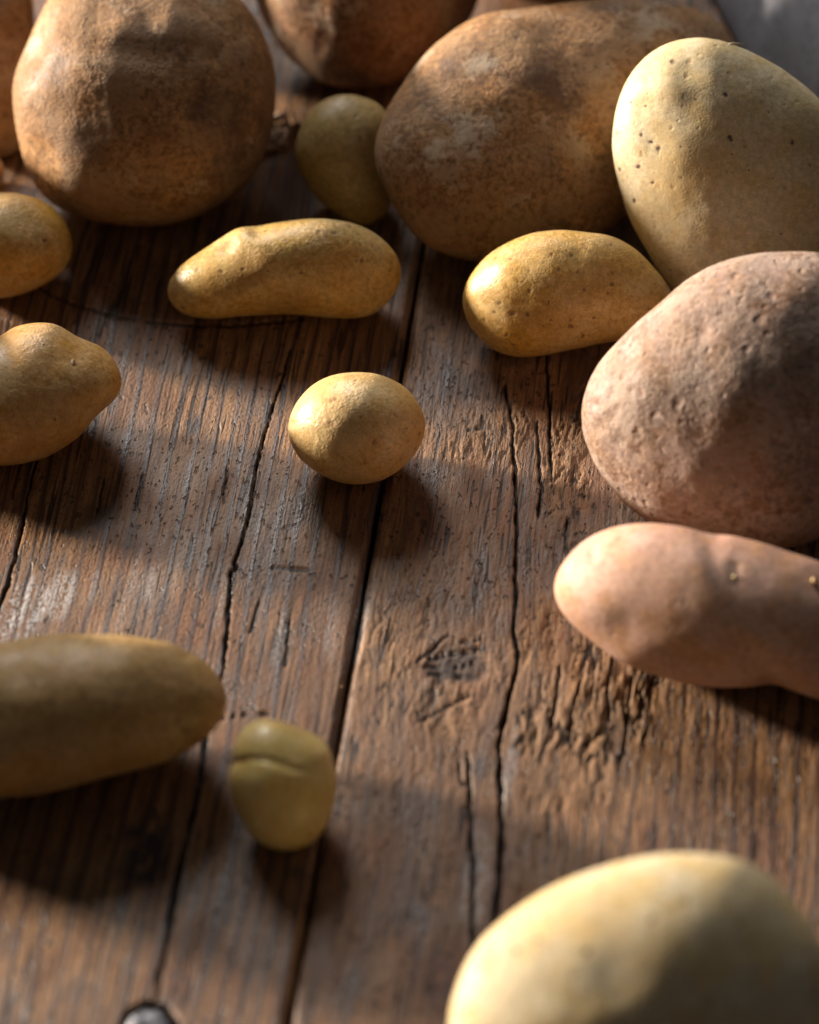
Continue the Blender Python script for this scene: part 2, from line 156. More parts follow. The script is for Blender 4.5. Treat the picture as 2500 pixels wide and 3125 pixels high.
STAINS_SHADE = [(-0.0691,0.0292,0.0028,0.0053,0.85),(-0.0996,-0.0206,0.0076,0.0027,0.60),(-0.0888,-0.0142,0.0028,0.0085,0.55),(-0.0776,-0.0221,0.0036,0.0096,0.35),(-0.0555,-0.1347,0.0078,0.0130,0.95),(-0.0446,-0.1461,0.0047,0.0071,0.50),(-0.0645,-0.0501,0.0046,0.0111,0.25),(-0.0390,-0.1802,0.0061,0.0075,0.60),(-0.0522,-0.0374,0.0022,0.0030,0.50),(-0.0373,-0.0357,0.0024,0.0026,0.50),(-0.0122,-0.1379,0.0044,0.0040,0.50),(-0.0031,-0.0578,0.0024,0.0054,0.35),(-0.0013,-0.0826,0.0021,0.0052,0.60),(-0.0009,-0.0965,0.0015,0.0044,0.50),(0.0194,0.0703,0.0116,0.0087,0.35),(0.0000,0.0466,0.0029,0.0147,0.30),(0.0088,0.0456,0.0026,0.0190,0.35),(0.0482,0.0565,0.0072,0.0127,0.40),(0.0104,0.0585,0.0158,0.0107,0.45),(0.0057,-0.0037,0.0069,0.0177,0.30),(0.0473,-0.0028,0.0069,0.0117,0.35),(0.0669,-0.0817,0.0052,0.0104,0.40),(0.0151,-0.1444,0.0062,0.0143,0.35),(0.0265,-0.1681,0.0049,0.0138,0.50),(0.0304,-0.0963,0.0028,0.0051,0.60)]  # board stains, plus the pear shaped potato's grey shadow zone painted in
WEAR_SHEEN = [(-0.1087,-0.0534,0.0030,0.0110,1.00),(-0.1022,-0.0517,0.0038,0.0139,1.00),(-0.0951,-0.0443,0.0040,0.0112,0.60),(-0.0927,-0.0421,0.0019,0.0075,0.50),(-0.0873,-0.0415,0.0041,0.0075,0.20),(-0.0751,-0.0324,0.0019,0.0133,0.40),(-0.0703,-0.0281,0.0019,0.0172,0.30),(-0.0632,-0.0292,0.0019,0.0172,0.35),(-0.0576,-0.0208,0.0019,0.0213,0.35),(-0.0776,-0.0498,0.0021,0.0092,0.50),(-0.0492,-0.0390,0.0016,0.0150,0.30),(-0.0309,-0.0518,0.0019,0.0147,0.30),(-0.0089,-0.0437,0.0024,0.0167,0.40),(-0.0162,-0.0501,0.0021,0.0147,0.25),(-0.0441,-0.1334,0.0013,0.0263,0.45),(0.0335,-0.1342,0.0037,0.0244,0.50),(0.0387,-0.0953,0.0021,0.0189,0.40)]  # pale wear streaks; the lower left ones paint in the window's sheen
ERODED = [(0.0615,-0.0629,0.0197,0.0309,1.15),(0.0440,0.0207,0.0084,0.0328,0.90),(0.0239,0.0389,0.0128,0.0188,0.55),(0.0166,0.0257,0.0126,0.0143,0.40),(0.0452,-0.0737,0.0078,0.0213,0.80),(0.0176,-0.0751,0.0131,0.0141,0.70),(0.0426,-0.0433,0.0080,0.0204,0.90),(0.0539,-0.0987,0.0154,0.0188,0.60),(-0.0630,0.1730,0.0078,0.0150,1.40),(0.0489,0.0481,0.0085,0.0211,0.70),(0.0038,-0.0478,0.0120,0.0298,0.40),(0.0218,-0.0116,0.0096,0.0314,0.35),(0.0050,-0.1128,0.0076,0.0270,0.35),(0.0516,-0.1321,0.0112,0.0328,0.45)]
KNOT = (0.02013,-0.05872)
BOLT = (-0.04433,-0.19170)

# ------------------------------------------------------------------ helpers
_rng = np.random.RandomState(7)
_perm = np.tile(_rng.permutation(256), 3)
_grad = _rng.normal(size=(256, 3)); _grad /= np.linalg.norm(_grad, axis=1)[:, None]
def noise3(x, y, z):
    """gradient noise, about -0.7..0.7"""
    x, y, z = np.broadcast_arrays(np.asarray(x, float), np.asarray(y, float), np.asarray(z, float))
    xi = np.floor(x).astype(int); yi = np.floor(y).astype(int); zi = np.floor(z).astype(int)
    fx, fy, fz = x-xi, y-yi, z-zi
    xi &= 255; yi &= 255; zi &= 255
    sx, sy, sz = (f*f*f*(f*(f*6-15)+10) for f in (fx, fy, fz))
    def g(i, j, k):
        h = _perm[_perm[_perm[xi+i]+yi+j]+zi+k]; G = _grad[h]
        return G[..., 0]*(fx-i)+G[..., 1]*(fy-j)+G[..., 2]*(fz-k)
    def lx(j, k): a = g(0, j, k); return a+sx*(g(1, j, k)-a)
    def ly(k): a = lx(0, k); return a+sy*(lx(1, k)-a)
    a = ly(0); return a+sz*(ly(1)-a)
def fbm(x, y, z, n=4):
    o = 0; a = 1.
    for i in range(n):
        o = o+a*noise3(x*2**i+i*17.3, y*2**i+i*9.1, z*2**i+i*4.7); a *= .5
    return o
def sstep(a, b, x):
    t = np.clip((x-a)/(b-a), 0, 1); return t*t*(3-2*t)
def poly_dist(px, py, pts):
    """distance to a polyline and the fraction along it"""
    best = np.full(px.shape, 1e9); fr = np.zeros(px.shape); n = len(pts)-1
    for i in range(n):
        ax, ay = pts[i]; bx, by = pts[i+1]; dx, dy = bx-ax, by-ay
        t = np.clip(((px-ax)*dx+(py-ay)*dy)/(dx*dx+dy*dy+1e-12), 0, 1)
        d = np.hypot(px-ax-t*dx, py-ay-t*dy); m = d < best
        best = np.where(m, d, best); fr = np.where(m, (i+t)/n, fr)
    return best, fr
def make_mesh(name, verts, faces, smooth=True):
    me = bpy.data.meshes.new(name)
    verts = np.asarray(verts, np.float32); faces = np.asarray(faces, np.int32); k = faces.shape[1]
    me.vertices.add(len(verts)); me.vertices.foreach_set('co', verts.ravel())
    me.loops.add(faces.size); me.loops.foreach_set('vertex_index', faces.ravel())
    me.polygons.add(len(faces)); me.polygons.foreach_set('loop_start', np.arange(0, faces.size, k, dtype=np.int32))
    me.update(calc_edges=True)
    me.polygons.foreach_set('use_smooth', np.full(len(me.polygons), smooth))
    return me
def attr(me, name, data):
    a = me.attributes.new(name, 'FLOAT', 'POINT'); a.data.foreach_set('value', np.asarray(data, np.float32).ravel())
def vattr(me, name, data):
    a = me.attributes.new(name, 'FLOAT_VECTOR', 'POINT'); a.data.foreach_set('vector', np.asarray(data, np.float32).ravel())
def link(name, me, mat=None, parent=None, loc=(0, 0, 0)):
    o = bpy.data.objects.new(name, me); COL.objects.link(o); o.location = loc
    if mat: me.materials.append(mat)
    if parent: o.parent = parent
    return o
def tag(o, label=None, cat=None, group=None, kind=None):
    for k, v in (('label', label), ('category', cat), ('group', group), ('kind', kind)):
        if v: o[k] = v
    return o

class NT:
    """small node-tree writer"""
    def __init__(self, name):
        self.m = bpy.data.materials.new(name); self.m.use_nodes = True
        self.t = self.m.node_tree; self.t.nodes.clear()
    def n(self, typ, ins=None, **props):
        nd = self.t.nodes.new('ShaderNode'+typ)
        for k, v in props.items(): setattr(nd, k, v)
        for k, v in (ins or {}).items():
            s = nd.inputs[k]
            if isinstance(v, bpy.types.NodeSocket): self.t.links.new(v, s)
            elif isinstance(v, bpy.types.Node): self.t.links.new(v.outputs[0], s)
            else: s.default_value = v
        return nd
    def math(self, op, a, b=0., c=0., clamp=False):
        return self.n('Math', {0: a, 1: b, 2: c}, operation=op, use_clamp=clamp).outputs[0]
    def ss(self, x, a, b):                       # smoothstep, also falling when a > b
        return self.n('MapRange', {'Value': x, 'From Min': a, 'From Max': b}, interpolation_type='SMOOTHSTEP').outputs[0]
    def lin(self, x, a, b, c, d):
        return self.n('MapRange', {'Value': x, 'From Min': a, 'From Max': b, 'To Min': c, 'To Max': d}).outputs[0]
    def noise(self, vec, scale, detail=3, rough=.55, dist=0., out=0):
        return self.n('TexNoise', {'Vector': vec, 'Scale': scale, 'Detail': detail, 'Roughness': rough, 'Distortion': dist}).outputs[out]
    def mix(self, f, a, b, blend='MIX'):
        nd = self.n('Mix', {0: f}, data_type='RGBA', blend_type=blend, clamp_factor=True)
        for i, v in ((6, a), (7, b)):
            if isinstance(v, bpy.types.NodeSocket): self.t.links.new(v, nd.inputs[i])
            else: nd.inputs[i].default_value = (*v, 1) if len(v) == 3 else v
        return nd.outputs[2]
    def vscale(self, vec, s):
        return self.n('VectorMath', {0: vec, 1: s}, operation='MULTIPLY').outputs[0]
    def bump(self, h, dist, normal=None, strength=1.):
        ins = {'Height': h, 'Distance': dist, 'Strength': strength}
        if normal is not None: ins['Normal'] = normal
        return self.n('Bump', ins).outputs[0]
    def finish(self, ins):
        b = self.n('BsdfPrincipled', ins); o = self.n('OutputMaterial')
        self.t.links.new(b.outputs[0], o.inputs[0]); return self.m

# ------------------------------------------------------------------ wood material
def wood_material():
    w = NT('weathered_wood')
    gv = w.n('Attribute', attribute_name='grain').outputs['Vector']
    sep = w.n('SeparateXYZ', {0: gv}); u, s, pk = sep.outputs
    A = lambda nm: w.n('Attribute', attribute_name=nm).outputs['Fac']
    crack, stain_shade, wear_sheen, er, knot, ring, lmod, low, low2, grey, sc = (A(k) for k in ('crack', 'stain_shade', 'wear_sheen', 'erosion', 'knot', 'ring', 'ring_strength', 'tone', 'blotch', 'grey', 'check_zone'))
    # growth-ring lines: late wood darkens slowly, ends sharply
    fr = w.math('FRACT', ring)
    up = w.ss(fr, .48, .88); dn = w.ss(fr, .995, .91)
    line = w.math('MULTIPLY', w.math('POWER', up, 2.4), dn)
    line = w.math('MULTIPLY', line, lmod)
    # fibres, pores, checks
    fib = w.noise(w.vscale(gv, (1500, 55, 1)), 1, 1.5, .65)
    fib2 = w.noise(w.vscale(gv, (480, 14, 1)), 1, 1, .6)
    fine = w.noise(w.vscale(gv, (1100, 750, 1)), 1, 1.5, .7)
    chk = w.noise(w.vscale(gv, (1000, 48, 5)), 1, 0)
    chk = w.math('MULTIPLY', w.ss(chk, .645, .69), sc)
    pit = w.ss(w.noise(w.vscale(gv, (620, 300, 9)), 1, 1.5, .6), .64, .70)
    # colours
    c = w.mix(w.ss(low, .3, .72), (.170, .080, .033), (.315, .168, .076))
    c = w.mix(w.ss(low2, .45, .75), c, (.225, .105, .052))
    c = w.mix(w.math('MULTIPLY', w.ss(low2, .44, .28), .55), c, (.085, .044, .026))
    c = w.mix(w.math('MULTIPLY', w.ss(grey, .52, .75), .35), c, (.215, .150, .11))
    c = w.mix(1., c, w.n('CombineColor', {0: w.lin(fib, .28, .72, .50, 1.32), 1: w.lin(fib, .28, .72, .48, 1.32), 2: w.lin(fib, .28, .72, .46, 1.32)}).outputs[0], 'MULTIPLY')
    c = w.mix(w.math('MULTIPLY', w.ss(fib2, .52, .78), .40), c, (.10, .047, .027))
    c = w.mix(w.math('MULTIPLY', line, .92), c, (.040, .022, .022))
    c = w.mix(w.math('MULTIPLY', w.ss(fine, .50, .72), .55), c, (.075, .040, .024))
    c = w.mix(w.math('MULTIPLY', w.ss(er, .1, .9), .28), c, (.33, .185, .085))
    c = w.mix(w.math('MULTIPLY', pit, .72), c, (.035, .02, .014))
    c = w.mix(w.math('MULTIPLY', chk, .88), c, (.026, .015, .012))
    c = w.mix(knot, c, w.mix(w.ss(w.noise(w.vscale(gv, (150, 700, 1)), 1, 3, .7), .38, .66), (.012, .008, .007), (.085, .050, .034)))
    c = w.mix(stain_shade, c, (.030, .026, .032))
    wn = w.math('MULTIPLY', wear_sheen, w.ss(w.math('ADD', w.math('MULTIPLY', fib2, .5), w.math('MULTIPLY', fine, .5)), .42, .60))
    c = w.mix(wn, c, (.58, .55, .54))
    c = w.mix(crack, c, (.012, .008, .006))
    # relief
    h = w.math('MULTIPLY', fib, .45)
    h = w.math('ADD', h, w.math('MULTIPLY', fine, .75))
    h = w.math('SUBTRACT', h, w.math('MULTIPLY', chk, 1.6))
    h = w.math('SUBTRACT', h, w.math('MULTIPLY', pit, 1.4))
    h = w.math('ADD', h, w.math('MULTIPLY', line, .15))
    h = w.math('MULTIPLY', h, w.math('ADD', w.math('MULTIPLY', er, 1.1), 1.))
    nrm = w.bump(h, .00030)
    rg = w.lin(low2, .3, .7, .46, .66)
    rg = w.math('ADD', rg, w.math('MULTIPLY', er, .18), clamp=True)
    rg = w.math('SUBTRACT', rg, w.math('MULTIPLY', line, .12))
    return w.finish({'Base Color': c, 'Roughness': rg, 'Specular IOR Level': .42, 'Normal': nrm})
WOOD = wood_material()

# ------------------------------------------------------------------ tabletop of planks
ANG = R(6.6); CA, SA = math.cos(ANG), math.sin(ANG)
def to_world(t, s): return t*CA+s*SA, -t*SA+s*CA
def axis(lo, hi, fine_lo, fine_hi, fine, coarse):
    a = np.arange(lo, fine_lo, coarse); b = np.arange(fine_lo, fine_hi, fine); c = np.arange(fine_hi, hi, coarse)
    return np.r_[a, b, c, hi]
GAP = -.00945
def plank_surface(t, s, pk, e0, e1):
    """height and masks at (t across, s along); e0, e1 the plank's long edges"""
    z = .00035*fbm(t*22, s*7, pk*3.1, 2)
    z += .00006*fbm(t*900, s*60, pk, 2)
    u = t+.0016*noise3(t*16, s*5.5, pk*7.7)+.0006*noise3(t*60, s*16, pk*5.)
    crack = np.zeros(t.shape); knot = np.zeros(t.shape); er = np.zeros(t.shape); stain_shade = np.zeros(t.shape); wear_sheen = np.zeros(t.shape)
    # grain bends round the knot
    dx, dy = t-KNOT[0], s-KNOT[1]; q = np.exp(-((dx/.024)**2+(dy/.030)**2))
    u = u+np.sign(dx)*(-.0060)*q*(1-np.exp(-(dx/.007)**2))
    wn = .50*fbm(t*130, s*170, 2.2, 3)
    kr = np.hypot(dx/.0100, dy/.0082)+wn*.8
    knot = np.clip(sstep(1.15, .45, kr)*.9, 0, 1)+.35*np.exp(-((kr-1.45)/.10)**2)*sstep(-.2, .3, noise3(t*150, s*150, 4.))
    z += -.0004*knot+.0002*np.exp(-((kr-1.25)/.3)**2)+knot*.0008*noise3(t*200, s*1000, 1.)
    def blobs(arr, lst, wob):
        for cx, cy, rx, ry, k in lst:
            m = (np.abs(t-cx) < 1.7*rx) & (np.abs(s-cy) < 1.7*ry)
            if m.any():
                r_ = np.hypot((t[m]-cx)/rx, (s[m]-cy)/ry)+wob[m]
                arr[m] = np.maximum(arr[m], k*sstep(1.15, .5, r_))
    blobs(er, ERODED, .5*fbm(t*70, s*40, 5., 3))
    if pk == 2: er = np.maximum(er, .16)
    rough = fbm(t*330, s*120, 8.8, 2)
    chips = sstep(.02, .30, fbm(t*240, s*95, 12.3, 2))
    fis = sstep(.78, .96, 1-np.abs(fbm(t*520+2*noise3(t*70, s*70, 3.), s*75, 4.4, 2))*2.0)*sstep(-.25, .15, noise3(t*120, s*45, 9.))
    z += er*(-.00045*chips+.00030*rough-.0009*fis)
    crack = np.maximum(crack, .85*np.clip(er, 0, 1)*fis)
    lips = np.zeros(t.shape)
    for w0, w1, dep, pts in CRACKS:
        xs = [p[0] for p in pts]; ys = [p[1] for p in pts]; m = .004
        k = (t > min(xs)-m) & (t < max(xs)+m) & (s > min(ys)-m) & (s < max(ys)+m)
        if not k.any(): continue
        d, f = poly_dist(t[k]+.0007*noise3(t[k]*150, s[k]*190, 6.)+.0004*noise3(t[k]*500, s[k]*480, 2.), s[k], pts)
        wd = (w0+(w1-w0)*f)*.0005*np.clip(np.minimum(f, 1-f)*14+.35, 0, 1)*(1+1.1*noise3(s[k]*160, t[k]*60, 2.))
        wd = np.maximum(wd, .00014)
        c = sstep(wd+.00042, wd*.75, d)
        crack[k] = np.maximum(crack[k], c)
        z[k] -= dep*.001*sstep(wd+.00016, wd*.5, d)
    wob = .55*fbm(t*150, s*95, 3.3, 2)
    blobs(stain_shade, STAINS_SHADE, wob); blobs(wear_sheen, WEAR_SHEEN, wob)
    # recess round the bolt
    b = np.hypot(t-BOLT[0], s-BOLT[1])+.0006*noise3(t*150, s*150, 1.)
    z -= .0040*sstep(.0078, .0064, b); crack = np.maximum(crack, .9*sstep(.0080, .0068, b))
    # worn long edges
    for e, sg in ((e0, 1), (e1, -1)):
        d = (t-e)*sg
        wob = .0006*fbm(s*90, pk*1., e*50, 3)
        z -= .0016*np.clip(1-(d+wob)/.0022, 0, 1)**2
    nz = lambda a, b, c, n: .5+.42*fbm(t*a+pk*3.7, s*b, pk*2.3+c, n)
    x = (u+pk*.37)*175+2.0*noise3(t*26, s*5, pk*2.3)+1.2*noise3(t*9, s*2, pk*4.1)+.16*noise3(t*330, s*40, pk)
    lm = sstep(.26, .52, nz(120, 9, 4., 3))
    if pk == 1: lm = .40+.60*lm
    if pk == 2:                                       # the right board: plain near the joint, strongly ringed further right
        far = sstep(.052, .080, t+.012*noise3(t*20, s*9, 1.))
        lm = lm*(.42+.58*far); x = x-.35*np.minimum(t-.06, 0)*175
    stain_shade = np.clip(stain_shade*sstep(.30, .52, nz(260, 190, 7., 3)), 0, 1)
    extra = dict(ring=x, ring_strength=lm, tone=nz(38, 14, 1., 3), blotch=nz(75, 45, 2., 3), grey=nz(30, 22, 3., 3), check_zone=sstep(.36, .56, nz(60, 25, 5., 2)))
    return z, u, dict(crack=crack, stain_shade=stain_shade, wear_sheen=wear_sheen, erosion=er, knot=knot, **extra)
table = bpy.data.objects.new('wooden_tabletop', None); COL.objects.link(table)
tag(table, 'weathered brown plank tabletop with cracks and a knot, under all the potatoes', 'tabletop')
def plank(pk, e0, e1, s0, s1, tf, sf):
    ts_ = axis(e0, e1, max(e0, tf[0]), min(e1, tf[1]), *tf[2:]) if tf[0] < e1 and tf[1] > e0 else axis(e0, e1, e1, e1, .002, .002)
    ts_ = np.unique(np.round(ts_, 6)); ss_ = np.unique(np.round(axis(s0, s1, *sf), 6))
    ts_ = np.r_[e0, ts_, e1]; ss_ = np.r_[s0, ss_, s1]
    T, S = np.meshgrid(ts_, ss_)
    z, u, masks = plank_surface(T, S, pk, e0, e1)
    # wavering edge line
    wav = .00035*fbm(S*45, pk*2., 1.5, 3)
    te = T+wav*(np.exp(-((T-e0)/.004)**2)+np.exp(-((T-e1)/.004)**2))
    z[:, 0] = z[:, -1] = -.026; z[0, :] = z[-1, :] = -.026
    masks['crack'][:, 0] = masks['crack'][:, -1] = 0
    X, Y = to_world(te, S)
    nr, nc = T.shape; idx = np.arange(nr*nc).reshape(nr, nc)
    f = np.stack([idx[:-1, :-1], idx[:-1, 1:], idx[1:, 1:], idx[1:, :-1]], -1).reshape(-1, 4)
    f = np.r_[f, [[idx[0, 0], idx[-1, 0], idx[-1, -1], idx[0, -1]]]]
    me = make_mesh('plank', np.stack([X, Y, z], -1).reshape(-1, 3), f)
    vattr(me, 'grain', np.stack([u+pk*.37, S, np.full(S.shape, pk*2.3)], -1).reshape(-1, 3))
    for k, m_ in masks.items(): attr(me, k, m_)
    return link('plank', me, WOOD, table)
FT = (-.165, .15, .00038, .0015); FS = (-.200, .215, .00095, .004)
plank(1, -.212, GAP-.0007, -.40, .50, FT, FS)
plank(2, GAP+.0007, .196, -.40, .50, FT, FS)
plank(3, -.412, -.2135, -.40, .50, (9, 9, 1, 1), (.5, .5, .004, .004))
plank(4, .1975, .40, -.40, .50, (9, 9, 1, 1), (.5, .5, .004, .004))
# bolt head sunk in the plank
def lathe(profile, n=40, jitter=0., seed=0):
    v = []; f = []
    for i, (r, z) in enumerate(profile):
        for k in range(n):
            a = 2*math.pi*k/n; j = 1+jitter*math.sin(3*a+seed)+jitter*.6*math.sin(7*a+2*seed)
            v.append((r*j*math.cos(a), r*j*math.sin(a), z))
    for i in range(len(profile)-1):
        for k in range(n):
            f.append((i*n+k, i*n+(k+1) % n, (i+1)*n+(k+1) % n, (i+1)*n+k))
    return np.array(v), np.array(f)
bm_ = NT('worn_steel'); oc = bm_.n('TexCoord').outputs['Object']
BOLTM = bm_.finish({'Base Color': bm_.mix(bm_.ss(bm_.noise(oc, 420, 4), .42, .62), (.03, .028, .03), (.22, .22, .24)), 'Metallic': .85,
                    'Roughness': bm_.lin(bm_.noise(oc, 700, 3), .3, .7, .35, .65), 'Normal': bm_.bump(bm_.noise(oc, 480, 4), .0006)})
bv, bf = lathe([(.0063, -.0042), (.0064, -.0012), (.0061, -.0004), (.0054, .0002), (.004, .0008), (.002, .0011), (.00002, .0012)], 44, .012)
bx_, by_ = to_world(*BOLT)
bo = link('bolt_head', make_mesh('bolt_head', bv, bf), BOLTM, table, (bx_, by_, 0))
tag(bo, 'dark worn steel bolt head sunk in the plank')

# ------------------------------------------------------------------ potato skin
def skin(name, c1, c2, c3, soil=0., soil_c=(.30, .19, .11), spots=180, spot_amt=.5, spot_size=.16, spot_c=(.09, .045, .02), rough=.42,
         bump=1., sss=.18, big=0., raised=0., patch=(.12, .07, .045), patch_amt=0., spec=.4, seed=0., grit=0., pit=.22, mott=1., bloom=0., bloom_c=(.52, .42, .31)):
    w = NT(name)
    oc = w.n('TexCoord').outputs['Object']
    v = w.n('VectorMath', {0: oc, 1: (seed*.173, seed*.291, seed*.117)}, operation='ADD').outputs[0]
    A = lambda nm: w.n('Attribute', attribute_name=nm).outputs['Fac']
    n1, n2 = A('broad'), A('mid'); n3 = w.noise(v, 520, 2, .65); n4 = w.noise(v, 1500, 1, .6)
    c = w.mix(w.ss(n1, .36, .64), c1, c2)
    c = w.mix(w.math('MULTIPLY', w.ss(n2, .42, .68), .7), c, c3)
    k = w.lin(n3, .28, .72, 1-.26*mott, 1+.20*mott)
    c = w.mix(1., c, w.n('CombineColor', {0: k, 1: k, 2: k}).outputs[0], 'MULTIPLY')
    k4 = w.lin(n4, .30, .70, 1-.16*mott, 1+.12*mott)
    c = w.mix(1., c, w.n('CombineColor', {0: k4, 1: k4, 2: k4}).outputs[0], 'MULTIPLY')
    h = w.math('ADD', w.math('MULTIPLY', n3, .16*bump), w.math('MULTIPLY', n4, .26*bump))
    h = w.math('ADD', h, w.math('MULTIPLY', n2, .22*bump))
    rg = w.lin(n2, .3, .7, rough-.07, rough+.10)
    if patch_amt:
        pm = w.math('MULTIPLY', w.ss(A('patchy'), .54, .70), patch_amt)
        c = w.mix(pm, c, patch)
    if bloom:
        bl = w.math('MULTIPLY', w.ss(w.math('ADD', w.math('MULTIPLY', A('bloom'), .7), w.math('MULTIPLY', n3, .3)), .54, .66), bloom)
        c = w.mix(bl, c, bloom_c)
    if soil:
        sm = w.ss(w.math('ADD', w.math('MULTIPLY', A('soil'), .62), w.math('MULTIPLY', n3, .38)), .50-.10*soil, .60)
        sm = w.math('MULTIPLY', sm, min(1, soil))
        c = w.mix(w.math('MULTIPLY', sm, .85), c, soil_c)
        h = w.math('ADD', h, w.math('MULTIPLY', sm, w.math('MULTIPLY', n4, .7)))
        rg = w.math('ADD', rg, w.math('MULTIPLY', sm, .25), clamp=True)
    vd = w.n('VectorMath', {0: v, 1: w.vscale(w.n('TexNoise', {'Vector': v, 'Scale': 450, 'Detail': 0.}).outputs[1], (.0016,)*3)}, operation='ADD').outputs[0]
    def spotlayer(scale, size, amt, thr, rz):
        vo = w.n('TexVoronoi', {'Vector': vd, 'Scale': scale, 'Randomness': 1.})
        cr = w.n('SeparateColor', {0: vo.outputs['Color']})
        rad = w.math('MULTIPLY', w.lin(cr.outputs[0], 0, 1, .45, 1.2), size)
        d = w.math('DIVIDE', vo.outputs['Distance'], rad)
        on = w.math('GREATER_THAN', cr.outputs[1], thr)
        return w.math('MULTIPLY', w.math('MULTIPLY', w.ss(d, 1.15, .45), on), amt), w.math('MULTIPLY', w.ss(d, 1.8, .3), on)
    m, dm = spotlayer(spots, spot_size, spot_amt, .15, 0)
    c = w.mix(m, c, spot_c)
    h = w.math('ADD', h, w.math('MULTIPLY', dm, 1.2*raised if raised else -pit))
    m2, dm2 = spotlayer(spots*2.4, spot_size*1.3, spot_amt*.6, .50, 1)
    c = w.mix(m2, c, spot_c)
    h = w.math('SUBTRACT', h, w.math('MULTIPLY', dm2, .35*pit))
    if big:
        m3, dm3 = spotlayer(190, .17, .95, 1-big, 2)
        c = w.mix(m3, c, (.085, .04, .03)); h = w.math('SUBTRACT', h, w.math('MULTIPLY', dm3, .15))
    if grit:
        gt = n4
        gm = w.math('MULTIPLY', w.ss(gt, .60, .68), w.ss(A('soil'), .42, .60))
        c = w.mix(w.math('MULTIPLY', gm, .55), c, (.50, .34, .20))
        h = w.math('ADD', h, w.math('MULTIPLY', gm, grit*1.0))
    nrm = w.bump(h, .00042)
    return w.finish({'Base Color': c, 'Roughness': rg, 'Specular IOR Level': spec, 'Normal': nrm, 'Subsurface Weight': sss,
                     'Subsurface Radius': (1, .45, .15), 'Subsurface Scale': .0032})
BROWN = dict(c1=(.34, .172, .065), c2=(.42, .235, .105), c3=(.27, .122, .040), soil=.7, soil_c=(.35, .21, .115), spots=150, spot_amt=.45, spot_size=.13,
             spot_c=(.07, .04, .025), rough=.55, bump=1.1, sss=.08, patch_amt=.85, patch=(.11, .058, .036), spec=.32, grit=.9, mott=2.2, bloom=.65)
YELLOW = dict(c1=(.56, .310, .048), c2=(.60, .375, .120), c3=(.50, .240, .022), spots=235, spot_amt=.80, spot_size=.18, spot_c=(.15, .07, .03), rough=.42, bump=.75, sss=.2, spec=.5, mott=1.15,
              soil=.45, soil_c=(.44, .29, .13), bloom=.35, bloom_c=(.66, .50, .26), patch_amt=.35, patch=(.34, .17, .045))
PALE = dict(c1=(.66, .515, .29), c2=(.70, .575, .365), c3=(.63, .45, .20), spots=230, spot_amt=.45, spot_size=.15, spot_c=(.34, .18, .08), rough=.50, bump=.55, sss=.2, mott=.8, big=.75, spec=.42,
            bloom=.3, bloom_c=(.74, .64, .46), patch_amt=.35, patch=(.56, .36, .13))
def v(base, **k): d = dict(base); d.update(k); return d
SKINS = {
 'p1': v(BROWN, seed=1, soil=.9), 'p2': v(BROWN, seed=2), 'p3': v(BROWN, seed=3, c1=(.2, .11, .05)), 'p10': v(BROWN, seed=10, c1=(.36, .165, .085), c2=(.42, .21, .115)),
 'p11': v(BROWN, seed=11), 'p12': v(BROWN, seed=12), 'off1': v(BROWN, seed=21), 'off6': v(BROWN, seed=26), 'off7': v(BROWN, seed=27), 'off8': v(BROWN, seed=28), 'off2': v(YELLOW, seed=24), 'off3': v(YELLOW, seed=25),
 'p4': v(YELLOW, seed=4, c2=(.58, .38, .16)), 'p5': v(YELLOW, seed=5, c1=(.58, .33, .11), c2=(.63, .38, .15), raised=.7, spots=170, spot_size=.11),
 'p6': v(YELLOW, seed=6, c1=(.45, .27, .095), c2=(.50, .31, .125), c3=(.43, .24, .06), rough=.52, spec=.4),
 'p7': v(YELLOW, seed=7, c1=(.74, .54, .18), c2=(.78, .60, .25), c3=(.70, .47, .12), rough=.30, spot_amt=.3, mott=.5), 'p8': v(YELLOW, seed=8, c1=(.50, .31, .080), c2=(.55, .375, .14), c3=(.50, .27, .05), soil=.35, soil_c=(.46, .33, .18)),
 'p9': v(YELLOW, seed=9, c1=(.46, .31, .10), c2=(.50, .35, .13), c3=(.42, .27, .07), spot_amt=.3), 'p13': v(YELLOW, seed=13, c3=(.55, .30, .045), soil=.3, soil_c=(.50, .35, .19)),
 'pm': v(YELLOW, seed=14, c1=(.68, .44, .16), c2=(.73, .52, .25), c3=(.63, .36, .09), rough=.42, spots=190, spot_c=(.30, .14, .05)),
 'p14': v(PALE, seed=15), 'p17': v(PALE, seed=16, big=.45, rough=.62, spec=.25, c1=(.62, .485, .285), c2=(.65, .535, .345)),
 'p15': dict(c1=(.335, .215, .160), c2=(.415, .285, .225), c3=(.30, .165, .085), soil=.6, soil_c=(.42, .315, .245), spots=190, spot_amt=.5, spot_size=.20, spot_c=(.22, .11, .065), mott=1.6, bloom=.35, bloom_c=(.58, .45, .40), rough=.58, bump=.8, sss=.1, patch_amt=.45, patch=(.36, .165, .075), seed=17, spec=.35, pit=.9),
 'p16': dict(c1=(.60, .34, .24), c2=(.65, .40, .30), c3=(.58, .30, .15), mott=.8, bloom=.3, bloom_c=(.70, .48, .36), spots=150, spot_amt=.6, spot_size=.14, spot_c=(.18, .08, .045), rough=.50, bump=.7, sss=.2, seed=18, spec=.32),
}
